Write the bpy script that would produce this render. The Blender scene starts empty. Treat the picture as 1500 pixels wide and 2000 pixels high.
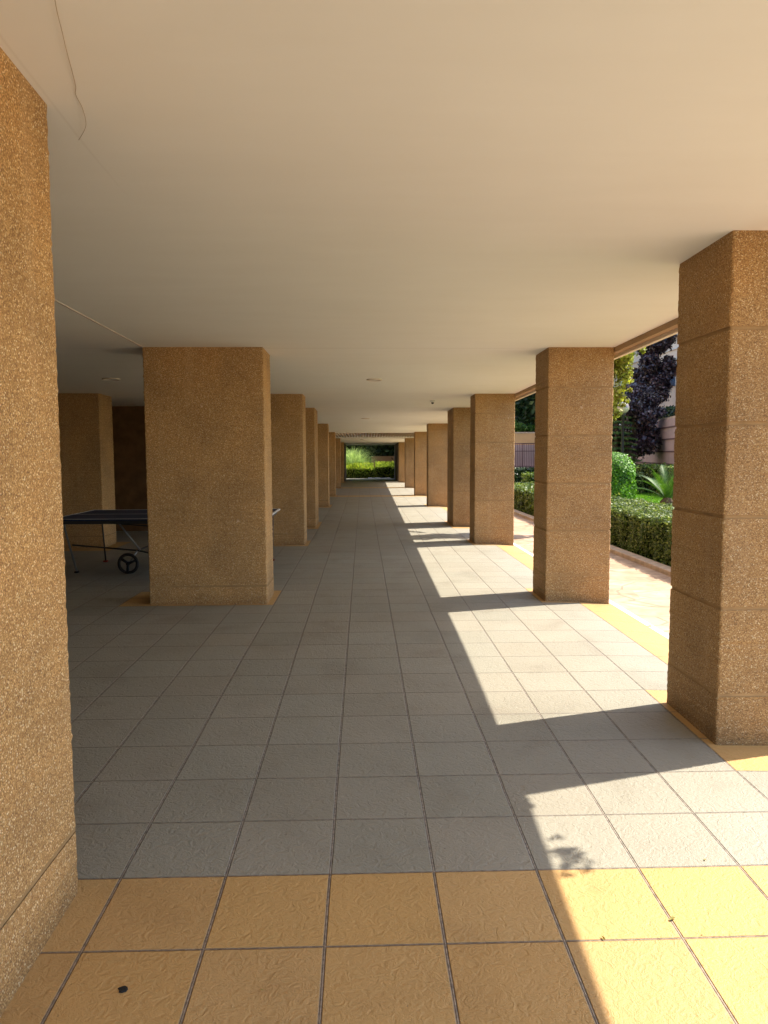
import bpy, math, random
import numpy as np
from mathutils import Matrix, Vector

random.seed(7)
RNG = np.random.default_rng(7)
T = 0.4                      # one floor tile in metres; plan coordinates below are in tiles

# ------------------------------------------------------------------ camera, sky, sun
scene = bpy.context.scene
C = scene.collection
YAW, PIT, ROL = 0.02871, -0.0806, -0.00384
cam_d = bpy.data.cameras.new("camera")
cam = bpy.data.objects.new("camera", cam_d)
C.objects.link(cam)
scene.camera = cam
cam_d.sensor_width = 36.0
cam_d.lens = 36.0 * 1424.84 / 2000.0
cam_d.clip_start = 0.05
cam_d.clip_end = 600.0
cy_, sy_ = math.cos(YAW), math.sin(YAW)
Fv = Vector((sy_ * math.cos(PIT), cy_ * math.cos(PIT), math.sin(PIT)))
Rv = Vector((cy_, -sy_, 0.0))
Uv = Rv.cross(Fv)
R2v = Rv * math.cos(ROL) + Uv * math.sin(ROL)
U2v = -Rv * math.sin(ROL) + Uv * math.cos(ROL)
M = Matrix((R2v, U2v, -Fv)).transposed().to_4x4()
M.translation = Vector((0.339 * T, -6.747 * T, 3.916 * T))
cam.matrix_world = M

SUN_EL, SUN_AZ = math.radians(52.6), math.radians(73.97)    # azimuth clockwise from +Y
world = bpy.data.worlds.new("World")
scene.world = world
world.use_nodes = True
wn = world.node_tree
bg = wn.nodes["Background"]
sky = wn.nodes.new("ShaderNodeTexSky")
sky.sky_type = 'NISHITA'
sky.sun_disc = False
sky.sun_elevation = SUN_EL
sky.sun_rotation = SUN_AZ
wn.links.new(sky.outputs[0], bg.inputs[0])
bg.inputs[1].default_value = 0.15
sl = bpy.data.lights.new("sun", 'SUN')
sl.energy = 3.6
sl.angle = math.radians(0.5)
sl.color = (1.0, 0.93, 0.82)
sun = bpy.data.objects.new("sun", sl)
C.objects.link(sun)
tos = Vector((math.sin(SUN_AZ) * math.cos(SUN_EL), math.cos(SUN_AZ) * math.cos(SUN_EL), math.sin(SUN_EL)))
sun.rotation_euler = tos.to_track_quat('Z', 'Y').to_euler()
sun.location = (10, 0, 20)
scene.view_settings.view_transform = 'Standard'
scene.view_settings.look = 'None'
scene.view_settings.gamma = 1.0
scene.view_settings.exposure = 1.62
scene.render.engine = 'CYCLES'
scene.cycles.max_bounces = 12
scene.cycles.diffuse_bounces = 10
scene.cycles.glossy_bounces = 3
scene.cycles.use_denoising = True
scene.cycles.sample_clamp_indirect = 30.0


def zf(y):                   # floor height in tiles: it falls gently towards the near end
    return -0.026 * max(0.0, 10.0 - y) ** 2 / 20.0 if y > -8 else -0.026 * 324 / 20.0


def zc(y):                   # soffit height
    return 6.807 - 0.016 * y + min(0.15, 0.05 * max(0.0, 1.2 - y))


# ------------------------------------------------------------------ helpers
def tag(o, label=None, cat=None, group=None, kind=None):
    if label: o['label'] = label
    if cat: o['category'] = cat
    if group: o['group'] = group
    if kind: o['kind'] = kind
    return o


def empty(name, loc, label=None, cat=None, group=None):
    o = bpy.data.objects.new(name, None)
    o.location = [v * T for v in loc]
    o.empty_display_size = 0.2
    C.objects.link(o)
    return tag(o, label, cat, group)


class MB:
    """collects polygons; coordinates in tiles"""
    def __init__(s):
        s.v, s.f, s.m = [], [], []

    def add(s, vs, fs, m=0):
        b = len(s.v)
        s.v += [tuple(v) for v in vs]
        s.f += [tuple(i + b for i in f) for f in fs]
        s.m += [m] * len(fs)

    def box(s, x0, x1, y0, y1, z0, z1, m=0, bev=0.0):
        if bev <= 0:
            vs = [(x0, y0, z0), (x1, y0, z0), (x1, y1, z0), (x0, y1, z0), (x0, y0, z1), (x1, y0, z1), (x1, y1, z1), (x0, y1, z1)]
            s.add(vs, [(0, 3, 2, 1), (4, 5, 6, 7), (0, 1, 5, 4), (1, 2, 6, 5), (2, 3, 7, 6), (3, 0, 4, 7)], m)
        else:
            b = bev
            rings = []
            for z, k in ((z0, b), (z0 + b, 0), (z1 - b, 0), (z1, b)):
                k2 = b
                rings.append([(x0 + k + k2, y0 + k, z), (x1 - k - k2, y0 + k, z), (x1 - k, y0 + k + k2, z), (x1 - k, y1 - k - k2, z),
                              (x1 - k - k2, y1 - k, z), (x0 + k + k2, y1 - k, z), (x0 + k, y1 - k - k2, z), (x0 + k, y0 + k + k2, z)])
            vs = [p for r in rings for p in r]
            fs = [tuple(range(7, -1, -1)), tuple(range(24, 32))]
            for r in range(3):
                for i in range(8):
                    j = (i + 1) % 8
                    fs.append((r * 8 + i, r * 8 + j, r * 8 + 8 + j, r * 8 + 8 + i))
            s.add(vs, fs, m)

    def tube(s, pts, rad, n=8, m=0, caps=True, up=None):
        pts = [Vector(p) for p in pts]
        if not hasattr(rad, '__len__'): rad = [rad] * len(pts)
        vs, fs = [], []
        if up is not None: up = Vector(up)
        for i, p in enumerate(pts):
            d = (pts[min(i + 1, len(pts) - 1)] - pts[max(i - 1, 0)]).normalized()
            if up is None:
                up = Vector((0, 0, 1)) if abs(d.z) < 0.9 else Vector((1, 0, 0))
            a = d.cross(up).normalized(); b = d.cross(a).normalized()
            pass
            for k in range(n):
                t = 2 * math.pi * k / n
                vs.append(p + (a * math.cos(t) + b * math.sin(t)) * rad[i])
        for i in range(len(pts) - 1):
            for k in range(n):
                k2 = (k + 1) % n
                fs.append((i * n + k, i * n + k2, (i + 1) * n + k2, (i + 1) * n + k))
        if caps:
            fs.append(tuple(range(n - 1, -1, -1)))
            fs.append(tuple(range((len(pts) - 1) * n, len(pts) * n)))
        s.add(vs, fs, m)

    def lathe(s, c, prof, n=24, m=0):
        vs, fs = [], []
        for r, z in prof:
            for k in range(n):
                t = 2 * math.pi * k / n
                vs.append((c[0] + r * math.cos(t), c[1] + r * math.sin(t), c[2] + z))
        for i in range(len(prof) - 1):
            for k in range(n):
                k2 = (k + 1) % n
                fs.append((i * n + k, i * n + k2, (i + 1) * n + k2, (i + 1) * n + k))
        s.add(vs, fs, m)

    def build(s, name, mats, parent=None, smooth=False, origin=None):
        me = bpy.data.meshes.new(name)
        if not isinstance(mats, (list, tuple)): mats = [mats]
        for m in mats: me.materials.append(m)
        off = Vector((0, 0, 0))
        if parent is not None:
            q = parent
            while q is not None:
                off += Vector(q.location); q = q.parent
        if origin is not None:
            off = off * 0 + Vector([c * T for c in origin])
        vs = [(v[0] * T - off.x, v[1] * T - off.y, v[2] * T - off.z) for v in s.v]
        me.from_pydata(vs, [], s.f)
        if any(s.m): me.polygons.foreach_set('material_index', s.m)
        if smooth: me.polygons.foreach_set('use_smooth', [True] * len(me.polygons))
        me.update()
        o = bpy.data.objects.new(name, me)
        if origin is not None: o.location = off
        C.objects.link(o)
        if parent is not None: o.parent = parent
        return o


def leaf_mesh(name, mat, cen, nrm, size, parent=None, up=0.5, aspect=0.55, droop=0.0):
    """many small leaf faces; cen, nrm arrays in tiles; size scalar or array"""
    n = len(cen)
    if n == 0: return None
    size = np.broadcast_to(np.asarray(size, float), (n,)).copy() * RNG.uniform(0.7, 1.3, n)
    nn = nrm + RNG.normal(0, up, (n, 3))
    nn /= np.linalg.norm(nn, axis=1, keepdims=True) + 1e-9
    a = RNG.normal(0, 1, (n, 3)); a[:, 2] -= droop
    a -= nn * (a * nn).sum(1, keepdims=True)
    a /= np.linalg.norm(a, axis=1, keepdims=True) + 1e-9
    b = np.cross(nn, a)
    h = size[:, None]
    bow = nn * h * 0.12
    v = np.stack([cen - a * h, cen + b * h * aspect - bow - a * h * 0.1, cen + a * h, cen - b * h * aspect - bow - a * h * 0.1], 1).reshape(-1, 3) * T
    off = Vector((0, 0, 0)); q = parent
    while q is not None:
        off += Vector(q.location); q = q.parent
    v -= np.array(off)
    me = bpy.data.meshes.new(name)
    me.vertices.add(n * 4); me.vertices.foreach_set('co', v.ravel())
    me.loops.add(n * 4); me.loops.foreach_set('vertex_index', np.arange(n * 4, dtype=np.int32))
    me.polygons.add(n)
    me.polygons.foreach_set('loop_start', np.arange(0, n * 4, 4, dtype=np.int32))
    me.polygons.foreach_set('loop_total', np.full(n, 4, dtype=np.int32))
    me.materials.append(mat)
    me.update(calc_edges=True)
    o = bpy.data.objects.new(name, me)
    C.objects.link(o)
    if parent is not None: o.parent = parent
    return o


# ------------------------------------------------------------------ materials
def mat(name, rough=0.8, spec=0.3):
    m = bpy.data.materials.new(name); m.use_nodes = True
    nt = m.node_tree; b = nt.nodes['Principled BSDF']
    b.inputs['Roughness'].default_value = rough
    b.inputs['Specular IOR Level'].default_value = spec
    return m, nt, b


def N(nt, t, **k):
    n = nt.nodes.new(t)
    for a, v in k.items():
        if a in ('operation', 'blend_type', 'data_type', 'feature', 'distance', 'noise_dimensions', 'voronoi_dimensions', 'interpolation_type', 'clamp'):
            setattr(n, a, v)
        else:
            n.inputs[a.replace('_', ' ')].default_value = v
    return n


def mth(nt, op, a, b=None, c=None):
    n = nt.nodes.new('ShaderNodeMath'); n.operation = op
    for i, x in enumerate((a, b, c)):
        if x is None: continue
        if isinstance(x, (int, float)): n.inputs[i].default_value = x
        else: nt.links.new(x, n.inputs[i])
    return n.outputs[0]


def mixc(nt, f, a, b, mode='MIX'):
    n = nt.nodes.new('ShaderNodeMix'); n.data_type = 'RGBA'; n.blend_type = mode
    for i, x in ((0, f), (6, a), (7, b)):
        if isinstance(x, (int, float)): n.inputs[i].default_value = x
        elif isinstance(x, tuple): n.inputs[i].default_value = (*x, 1)
        else: nt.links.new(x, n.inputs[i])
    return n.outputs[2]


def ramp(nt, fac, stops):
    n = nt.nodes.new('ShaderNodeValToRGB')
    e = n.color_ramp.elements
    while len(e) < len(stops): e.new(0.5)
    for i, (p, c) in enumerate(stops):
        e[i].position = p
        e[i].color = (*c, 1) if isinstance(c, tuple) else (c, c, c, 1)
    nt.links.new(fac, n.inputs[0])
    return n.outputs[0]


def wpos(nt):
    return nt.nodes.new('ShaderNodeNewGeometry').outputs['Position']


def noise(nt, vec, scale, detail=2.0, dist=0.0, rough=0.5):
    n = nt.nodes.new('ShaderNodeTexNoise')
    n.inputs['Scale'].default_value = scale; n.inputs['Detail'].default_value = detail
    n.inputs['Distortion'].default_value = dist; n.inputs['Roughness'].default_value = rough
    nt.links.new(vec, n.inputs['Vector'])
    return n.outputs['Fac']


def bump(nt, b, h, strength=0.5, dist=0.01):
    n = nt.nodes.new('ShaderNodeBump')
    n.inputs['Strength'].default_value = strength
    n.inputs['Distance'].default_value = dist
    nt.links.new(h, n.inputs['Height'])
    nt.links.new(n.outputs[0], b.inputs['Normal'])
    return n


def aggregate(name, tint=0.86, grain=205.0):
    """exposed pebble render: tan, brown and pale grains in mortar"""
    m, nt, b = mat(name, 0.75, 0.35)
    p = wpos(nt)
    v = nt.nodes.new('ShaderNodeTexVoronoi'); v.inputs['Scale'].default_value = grain
    nt.links.new(p, v.inputs['Vector'])
    sep = nt.nodes.new('ShaderNodeSeparateColor'); nt.links.new(v.outputs['Color'], sep.inputs[0])
    c = ramp(nt, sep.outputs[0], [(0.0, (0.26, 0.132, 0.050)), (0.18, (0.39, 0.208, 0.076)), (0.55, (0.50, 0.283, 0.104)), (0.90, (0.61, 0.375, 0.155)), (1.0, (0.84, 0.67, 0.41))])
    edge = ramp(nt, v.outputs['Distance'], [(0.40, 1.0), (0.80, 0.68)])
    c = mixc(nt, 1.0, c, edge, 'MULTIPLY')
    big = noise(nt, p, 2.1, 6.0)
    c = mixc(nt, 1.0, c, ramp(nt, big, [(0.3, (0.80, 0.80, 0.82)), (0.52, (1.0, 1.0, 1.0)), (0.72, (1.14, 1.10, 1.04))]), 'MULTIPLY')
    # dirt splashed on the lowest strip
    s = nt.nodes.new('ShaderNodeSeparateXYZ'); nt.links.new(p, s.inputs[0])
    lowf = ramp(nt, mth(nt, 'ADD', s.outputs[2], mth(nt, 'MULTIPLY', noise(nt, p, 9, 3), 0.14)), [(0.02, 0.62), (0.20, 1.0)])
    c = mixc(nt, 1.0, c, lowf, 'MULTIPLY')
    # rain streaks and pale lime marks of their own
    mp = nt.nodes.new('ShaderNodeMapping'); mp.inputs['Scale'].default_value = (7, 7, 0.5)
    nt.links.new(p, mp.inputs['Vector'])
    st = noise(nt, mp.outputs[0], 1.0, 3.0)
    c = mixc(nt, mth(nt, 'MULTIPLY', ramp(nt, st, [(0.58, 0.0), (0.8, 1.0)]), 0.30), c, (0.60, 0.40, 0.22))
    chip = noise(nt, p, 17.0, 2.0)
    c = mixc(nt, mth(nt, 'MULTIPLY', ramp(nt, chip, [(0.74, 0.0), (0.78, 1.0)]), 0.5), c, (0.74, 0.58, 0.42))
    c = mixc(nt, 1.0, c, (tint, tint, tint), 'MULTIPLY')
    nt.links.new(c, b.inputs['Base Color'])
    h = mth(nt, 'SUBTRACT', 1.0, v.outputs['Distance'])
    h = mth(nt, 'ADD', h, mth(nt, 'MULTIPLY', sep.outputs[1], 0.7))
    bump(nt, b, h, 0.5, 0.003)
    return m


def flat(name, col, rough=0.8, spec=0.3, var=0.12, scale=3.0, metallic=0.0, bmp=0.0, bscale=60):
    m, nt, b = mat(name, rough, spec)
    b.inputs['Metallic'].default_value = metallic
    p = wpos(nt)
    n = noise(nt, p, scale, 5.0)
    lo = tuple(max(0, c * (1 - var)) for c in col); hi = tuple(min(1, c * (1 + var)) for c in col)
    nt.links.new(ramp(nt, n, [(0.3, lo), (0.7, hi)]), b.inputs['Base Color'])
    if bmp: bump(nt, b, noise(nt, p, bscale, 3.0), bmp, 0.004)
    return m


def tile_mat(name, base, dark, hue=0.0, joint=(0.36, 0.30, 0.235)):
    """textured cement tile 40 x 40 cm with grout joints"""
    m, nt, b = mat(name, 0.62, 0.35)
    p = wpos(nt)
    s = nt.nodes.new('ShaderNodeSeparateXYZ'); nt.links.new(p, s.inputs[0])
    u = mth(nt, 'DIVIDE', s.outputs[0], T); v = mth(nt, 'DIVIDE', s.outputs[1], T)
    # a little waviness in the laying
    wob = mth(nt, 'MULTIPLY', mth(nt, 'SUBTRACT', noise(nt, p, 1.3, 2.0), 0.5), 0.022)
    u = mth(nt, 'ADD', u, wob); v = mth(nt, 'ADD', v, wob)
    du = mth(nt, 'PINGPONG', u, 0.5); dv = mth(nt, 'PINGPONG', v, 0.5)
    # joint profiles: long joints wide with a raised grout line, cross joints thin
    ju = ramp(nt, du, [(0.0105, 1.0), (0.0170, 0.0)])
    jv = ramp(nt, dv, [(0.0065, 1.0), (0.0135, 0.0)])
    j = mth(nt, 'MAXIMUM', ju, jv)
    core = ramp(nt, du, [(0.003, 1.0), (0.008, 0.0)])
    # per tile shade
    cmb = nt.nodes.new('ShaderNodeCombineXYZ')
    nt.links.new(mth(nt, 'FLOOR', u), cmb.inputs[0]); nt.links.new(mth(nt, 'FLOOR', v), cmb.inputs[1])
    wn_ = nt.nodes.new('ShaderNodeTexWhiteNoise'); nt.links.new(cmb.outputs[0], wn_.inputs['Vector'])
    per = wn_.outputs['Value']
    c = mixc(nt, per, base, dark)
    sp = nt.nodes.new('ShaderNodeSeparateColor'); nt.links.new(wn_.outputs['Color'], sp.inputs[0])
    c = mixc(nt, mth(nt, 'MULTIPLY', sp.outputs[1], 0.16), c, (0.36, 0.27, 0.19))
    # crumpled relief: wandering ridges, shifted per tile
    off = nt.nodes.new('ShaderNodeVectorMath'); off.operation = 'SCALE'
    nt.links.new(wn_.outputs['Color'], off.inputs[0]); off.inputs['Scale'].default_value = 7.0
    pv = nt.nodes.new('ShaderNodeVectorMath'); pv.operation = 'ADD'
    nt.links.new(p, pv.inputs[0]); nt.links.new(off.outputs[0], pv.inputs[1])
    n1 = noise(nt, pv.outputs[0], 24.0, 2.2, 0.9)
    r1 = mth(nt, 'SUBTRACT', 1.0, mth(nt, 'MULTIPLY', mth(nt, 'ABSOLUTE', mth(nt, 'SUBTRACT', n1, 0.5)), 5.0))
    r1 = mth(nt, 'MAXIMUM', r1, 0.0)
    n2 = noise(nt, pv.outputs[0], 75.0, 1.5, 1.2)
    r2 = mth(nt, 'MAXIMUM', mth(nt, 'SUBTRACT', 1.0, mth(nt, 'MULTIPLY', mth(nt, 'ABSOLUTE', mth(nt, 'SUBTRACT', n2, 0.5)), 6.0)), 0.0)
    rel = mth(nt, 'ADD', r1, mth(nt, 'MULTIPLY', r2, 0.4))
    c = mixc(nt, mth(nt, 'MULTIPLY', rel, 0.10), c, tuple(min(1, x * 1.25) for x in base))
    grime = noise(nt, p, 2.2, 6.0, 0.5)
    c = mixc(nt, 1.0, c, ramp(nt, grime, [(0.26, (0.84, 0.82, 0.80)), (0.44, (0.98, 0.98, 0.97)), (0.7, (1.04, 1.04, 1.04))]), 'MULTIPLY')
    spots = noise(nt, p, 34.0, 2.0)
    c = mixc(nt, mth(nt, 'MULTIPLY', ramp(nt, spots, [(0.76, 0.0), (0.80, 1.0)]), 0.6), c, (0.10, 0.07, 0.05))
    jn = noise(nt, p, 45.0, 3.0)
    jc = mixc(nt, core, tuple(x * 0.66 for x in joint), tuple(x * 0.86 for x in joint))
    jc = mixc(nt, 1.0, jc, ramp(nt, jn, [(0.35, (0.62, 0.62, 0.62)), (0.6, (1.1, 1.1, 1.1))]), 'MULTIPLY')
    c = mixc(nt, j, c, jc)
    nt.links.new(c, b.inputs['Base Color'])
    h = mth(nt, 'ADD', mth(nt, 'MULTIPLY', rel, 0.38), mth(nt, 'MULTIPLY', mth(nt, 'SUBTRACT', 1.0, j), 1.2))
    h = mth(nt, 'ADD', h, mth(nt, 'MULTIPLY', core, 0.7))
    h = mth(nt, 'ADD', h, mth(nt, 'MULTIPLY', noise(nt, p, 220.0, 2.0), 0.10))
    bump(nt, b, h, 0.9, 0.005)
    return m


def leaf_mat(name, stops, trans=0.35, rough=0.45, spec=0.4):
    m, nt, b = mat(name, rough, spec)
    g = nt.nodes.new('ShaderNodeNewGeometry')
    c = ramp(nt, g.outputs['Random Per Island'], stops)
    n = noise(nt, g.outputs['Position'], 1.8, 2.0)
    c = mixc(nt, 1.0, c, ramp(nt, n, [(0.35, (0.75, 0.8, 0.75)), (0.65, (1.15, 1.1, 1.0))]), 'MULTIPLY')
    nt.links.new(c, b.inputs['Base Color'])
    t = nt.nodes.new('ShaderNodeBsdfTranslucent')
    nt.links.new(mixc(nt, 1.0, c, (1.25, 1.3, 0.7), 'MULTIPLY'), t.inputs['Color'])
    mx = nt.nodes.new('ShaderNodeMixShader'); mx.inputs[0].default_value = trans
    nt.links.new(b.outputs[0], mx.inputs[1]); nt.links.new(t.outputs[0], mx.inputs[2])
    nt.links.new(mx.outputs[0], nt.nodes['Material Output'].inputs['Surface'])
    return m


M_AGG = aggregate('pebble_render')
M_AGGL = aggregate('pebble_render_lightened', 1.08, 205.0)  # same render with a raised tint, brightening the underlit inner pillars
M_BAND = flat('band_mortar', (0.37, 0.225, 0.10), 0.85, 0.2, 0.15, 12, bmp=0.3)
M_GRAY = tile_mat('gray_tile', (0.282, 0.264, 0.209), (0.256, 0.238, 0.186))
M_YEL = tile_mat('ochre_tile', (0.50, 0.300, 0.108), (0.46, 0.268, 0.095), joint=(0.36, 0.27, 0.19))
M_WOOD = flat('pergola_wood', (0.34, 0.25, 0.15), 0.7, 0.3, 0.25, 4)
M_WHITE = flat('white_enamel', (0.75, 0.73, 0.68), 0.4, 0.5, 0.03)
M_BLACK = flat('black_rubber', (0.012, 0.012, 0.013), 0.6, 0.3, 0.2)
M_STEEL = flat('steel_tube', (0.28, 0.28, 0.27), 0.4, 0.5, 0.05, metallic=0.6)
M_DSTEEL = flat('dark_steel', (0.03, 0.028, 0.028), 0.5, 0.4, 0.2)
M_RED = flat('red_rubber', (0.22, 0.03, 0.02), 0.6, 0.3)
M_BLUE = flat('blue_board', (0.014, 0.021, 0.060), 0.7, 0.4, 0.12, 2)
M_KERB = flat('kerb_stone', (0.50, 0.38, 0.28), 0.85, 0.2, 0.18, 8, bmp=0.3)
M_INWALL = flat('brown_shade_toned_render', (0.20, 0.105, 0.045), 0.85, 0.2, 0.2, 6, bmp=0.5, bscale=150)  # darker than the pillar render: the dim bay's shade is in this colour
M_WALLM = flat('mauve_render', (0.46, 0.33, 0.31), 0.9, 0.1, 0.08, 2, bmp=0.2)
M_WALLD = flat('mauve_groove', (0.16, 0.10, 0.10), 0.9, 0.1, 0.08, 2)
M_TAN = flat('tan_render', (0.62, 0.38, 0.19), 0.9, 0.1, 0.08, 2, bmp=0.2)
M_APRI = flat('apricot_render', (0.78, 0.60, 0.45), 0.9, 0.1, 0.06, 1.5)
M_TRIM = flat('pale_trim', (0.72, 0.62, 0.52), 0.8, 0.2, 0.05)
M_FASCIA = flat('fascia_render', (0.60, 0.44, 0.28), 0.85, 0.2, 0.08, 2)
M_BEAM = flat('beam_paint', (0.40, 0.27, 0.16), 0.8, 0.2, 0.1, 3)
M_RAIL = flat('maroon_paint', (0.10, 0.035, 0.035), 0.5, 0.4, 0.1)
M_TRUNK = flat('bark', (0.13, 0.09, 0.06), 0.9, 0.1, 0.35, 14, bmp=0.8)
M_SOIL = flat('soil', (0.10, 0.065, 0.04), 0.95, 0.1, 0.3, 10, bmp=0.6)
M_GLASSW = flat('window_glass', (0.10, 0.16, 0.26), 0.08, 0.8, 0.1)
M_DARKW = flat('dark_gate_paint', (0.10, 0.06, 0.06), 0.6, 0.3, 0.2)
M_GRAYW = flat('gray_brown_shade', (0.22, 0.165, 0.15), 0.9, 0.1, 0.1, 2)  # shade on the right wall end is put into this colour
M_LAWN = flat('lawn_ground', (0.09, 0.20, 0.022), 0.9, 0.1, 0.25, 1.5)
M_FAR = flat('ground_earth', (0.22, 0.19, 0.13), 0.95, 0.1, 0.2, 0.5)
M_PEB = flat('white_pebble', (0.72, 0.70, 0.66), 0.7, 0.3, 0.1)
M_LH = leaf_mat('hedge_leaf', [(0.0, (0.028, 0.055, 0.010)), (0.4, (0.07, 0.115, 0.018)), (0.75, (0.15, 0.20, 0.034)), (1.0, (0.30, 0.33, 0.11))])
M_LBALL = leaf_mat('bright_leaf', [(0.0, (0.04, 0.12, 0.008)), (0.5, (0.10, 0.26, 0.014)), (1.0, (0.22, 0.44, 0.035))], 0.4)
M_LPUR = leaf_mat('purple_leaf', [(0.0, (0.016, 0.007, 0.012)), (0.6, (0.040, 0.018, 0.028)), (1.0, (0.13, 0.085, 0.10))], 0.15, 0.35, 0.6)
M_LDK = leaf_mat('dark_leaf', [(0.0, (0.010, 0.024, 0.010)), (0.6, (0.025, 0.055, 0.020)), (1.0, (0.08, 0.13, 0.05))], 0.25)
M_LMID = leaf_mat('mid_leaf', [(0.0, (0.03, 0.08, 0.015)), (0.6, (0.07, 0.17, 0.025)), (1.0, (0.16, 0.30, 0.06))], 0.35)
M_LYEL = leaf_mat('yellow_leaf', [(0.0, (0.14, 0.085, 0.015)), (0.3, (0.22, 0.22, 0.03)), (0.7, (0.36, 0.38, 0.05)), (1.0, (0.55, 0.52, 0.14))], 0.45)
M_LLIME = leaf_mat('lime_leaf', [(0.0, (0.20, 0.30, 0.03)), (0.5, (0.38, 0.47, 0.06)), (1.0, (0.62, 0.64, 0.18))], 0.55)
M_LFAR = leaf_mat('sunny_hedge_leaf', [(0.0, (0.07, 0.13, 0.012)), (0.5, (0.20, 0.28, 0.03)), (1.0, (0.42, 0.46, 0.10))], 0.55)  # brighter leaf colour so the unlit far hedge fronts look sunlit
M_BROWNW = flat('brown_render', (0.27, 0.165, 0.10), 0.9, 0.1, 0.1, 2)
M_LCON = leaf_mat('needle', [(0.0, (0.04, 0.10, 0.03)), (0.6, (0.12, 0.23, 0.06)), (1.0, (0.28, 0.40, 0.12))], 0.2)
M_LPAL = leaf_mat('sago_leaflet', [(0.0, (0.025, 0.07, 0.010)), (0.5, (0.06, 0.14, 0.016)), (1.0, (0.13, 0.22, 0.04))], 0.3, 0.5, 0.35)
M_LPAM = leaf_mat('pampas_blade', [(0.0, (0.18, 0.28, 0.10)), (0.5, (0.38, 0.52, 0.26)), (1.0, (0.62, 0.72, 0.48))], 0.5)
M_GRASS = leaf_mat('grass_blade', [(0.0, (0.06, 0.16, 0.012)), (0.5, (0.11, 0.27, 0.02)), (1.0, (0.22, 0.40, 0.05))], 0.4)
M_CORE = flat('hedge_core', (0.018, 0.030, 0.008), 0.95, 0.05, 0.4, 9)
M_DRY = leaf_mat('dry_leaf', [(0.0, (0.20, 0.15, 0.05)), (0.6, (0.38, 0.32, 0.10)), (1.0, (0.10, 0.06, 0.03))], 0.2)


def ceiling_mat():
    m, nt, b = mat('cream_soffit_paint', 0.7, 0.25)
    p = wpos(nt)
    c = ramp(nt, noise(nt, p, 0.9, 4.0), [(0.3, (0.87, 0.84, 0.765)), (0.7, (0.895, 0.87, 0.80))])
    mp = nt.nodes.new('ShaderNodeMapping'); mp.inputs['Scale'].default_value = (0.7, 3.0, 1)
    nt.links.new(p, mp.inputs['Vector'])
    rol = noise(nt, mp.outputs[0], 2.0, 5.0)
    c = mixc(nt, 1.0, c, ramp(nt, rol, [(0.3, (0.985, 0.982, 0.978)), (0.7, (1.01, 1.01, 1.01))]), 'MULTIPLY')
    s = nt.nodes.new('ShaderNodeSeparateXYZ'); nt.links.new(p, s.inputs[0])
    # hairline board joints across each bay and along the inner pillar line
    wob = mth(nt, 'MULTIPLY', mth(nt, 'SUBTRACT', noise(nt, p, 2.5, 3.0), 0.5), 0.012)
    j = None
    for yy in (12.32, 24.5, 31.9, 46.8):
        d = mth(nt, 'ABSOLUTE', mth(nt, 'SUBTRACT', mth(nt, 'ADD', s.outputs[1], wob), yy * T))
        k = ramp(nt, d, [(0.003, 1.0), (0.007, 0.0)])
        j = k if j is None else mth(nt, 'MAXIMUM', j, k)
    c = mixc(nt, mth(nt, 'MULTIPLY', j, 0.45), c, (0.30, 0.22, 0.15))
    j2 = None
    for xx, y0 in ((-2.27, -0.2), (-5.2, -20)):
        d = mth(nt, 'ABSOLUTE', mth(nt, 'SUBTRACT', mth(nt, 'ADD', s.outputs[0], wob), xx * T))
        k = ramp(nt, d, [(0.002, 1.0), (0.006, 0.0)])
        j2 = k if j2 is None else mth(nt, 'MAXIMUM', j2, k)
    j2 = mth(nt, 'MULTIPLY', j2, ramp(nt, s.outputs[1], [(0.25, 1.0), (0.75, 0.0)]))
    c = mixc(nt, mth(nt, 'MULTIPLY', j2, 0.14), c, (0.45, 0.38, 0.30))
    nt.links.new(c, b.inputs['Base Color'])
    h = mth(nt, 'ADD', mth(nt, 'MULTIPLY', noise(nt, p, 3.0, 6.0), 1.0), mth(nt, 'MULTIPLY', rol, 0.5))
    h = mth(nt, 'SUBTRACT', h, mth(nt, 'MULTIPLY', j, 0.35))
    h = mth(nt, 'ADD', h, mth(nt, 'MULTIPLY', j2, 0.1))
    bump(nt, b, h, 0.30, 0.006)
    return m


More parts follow.
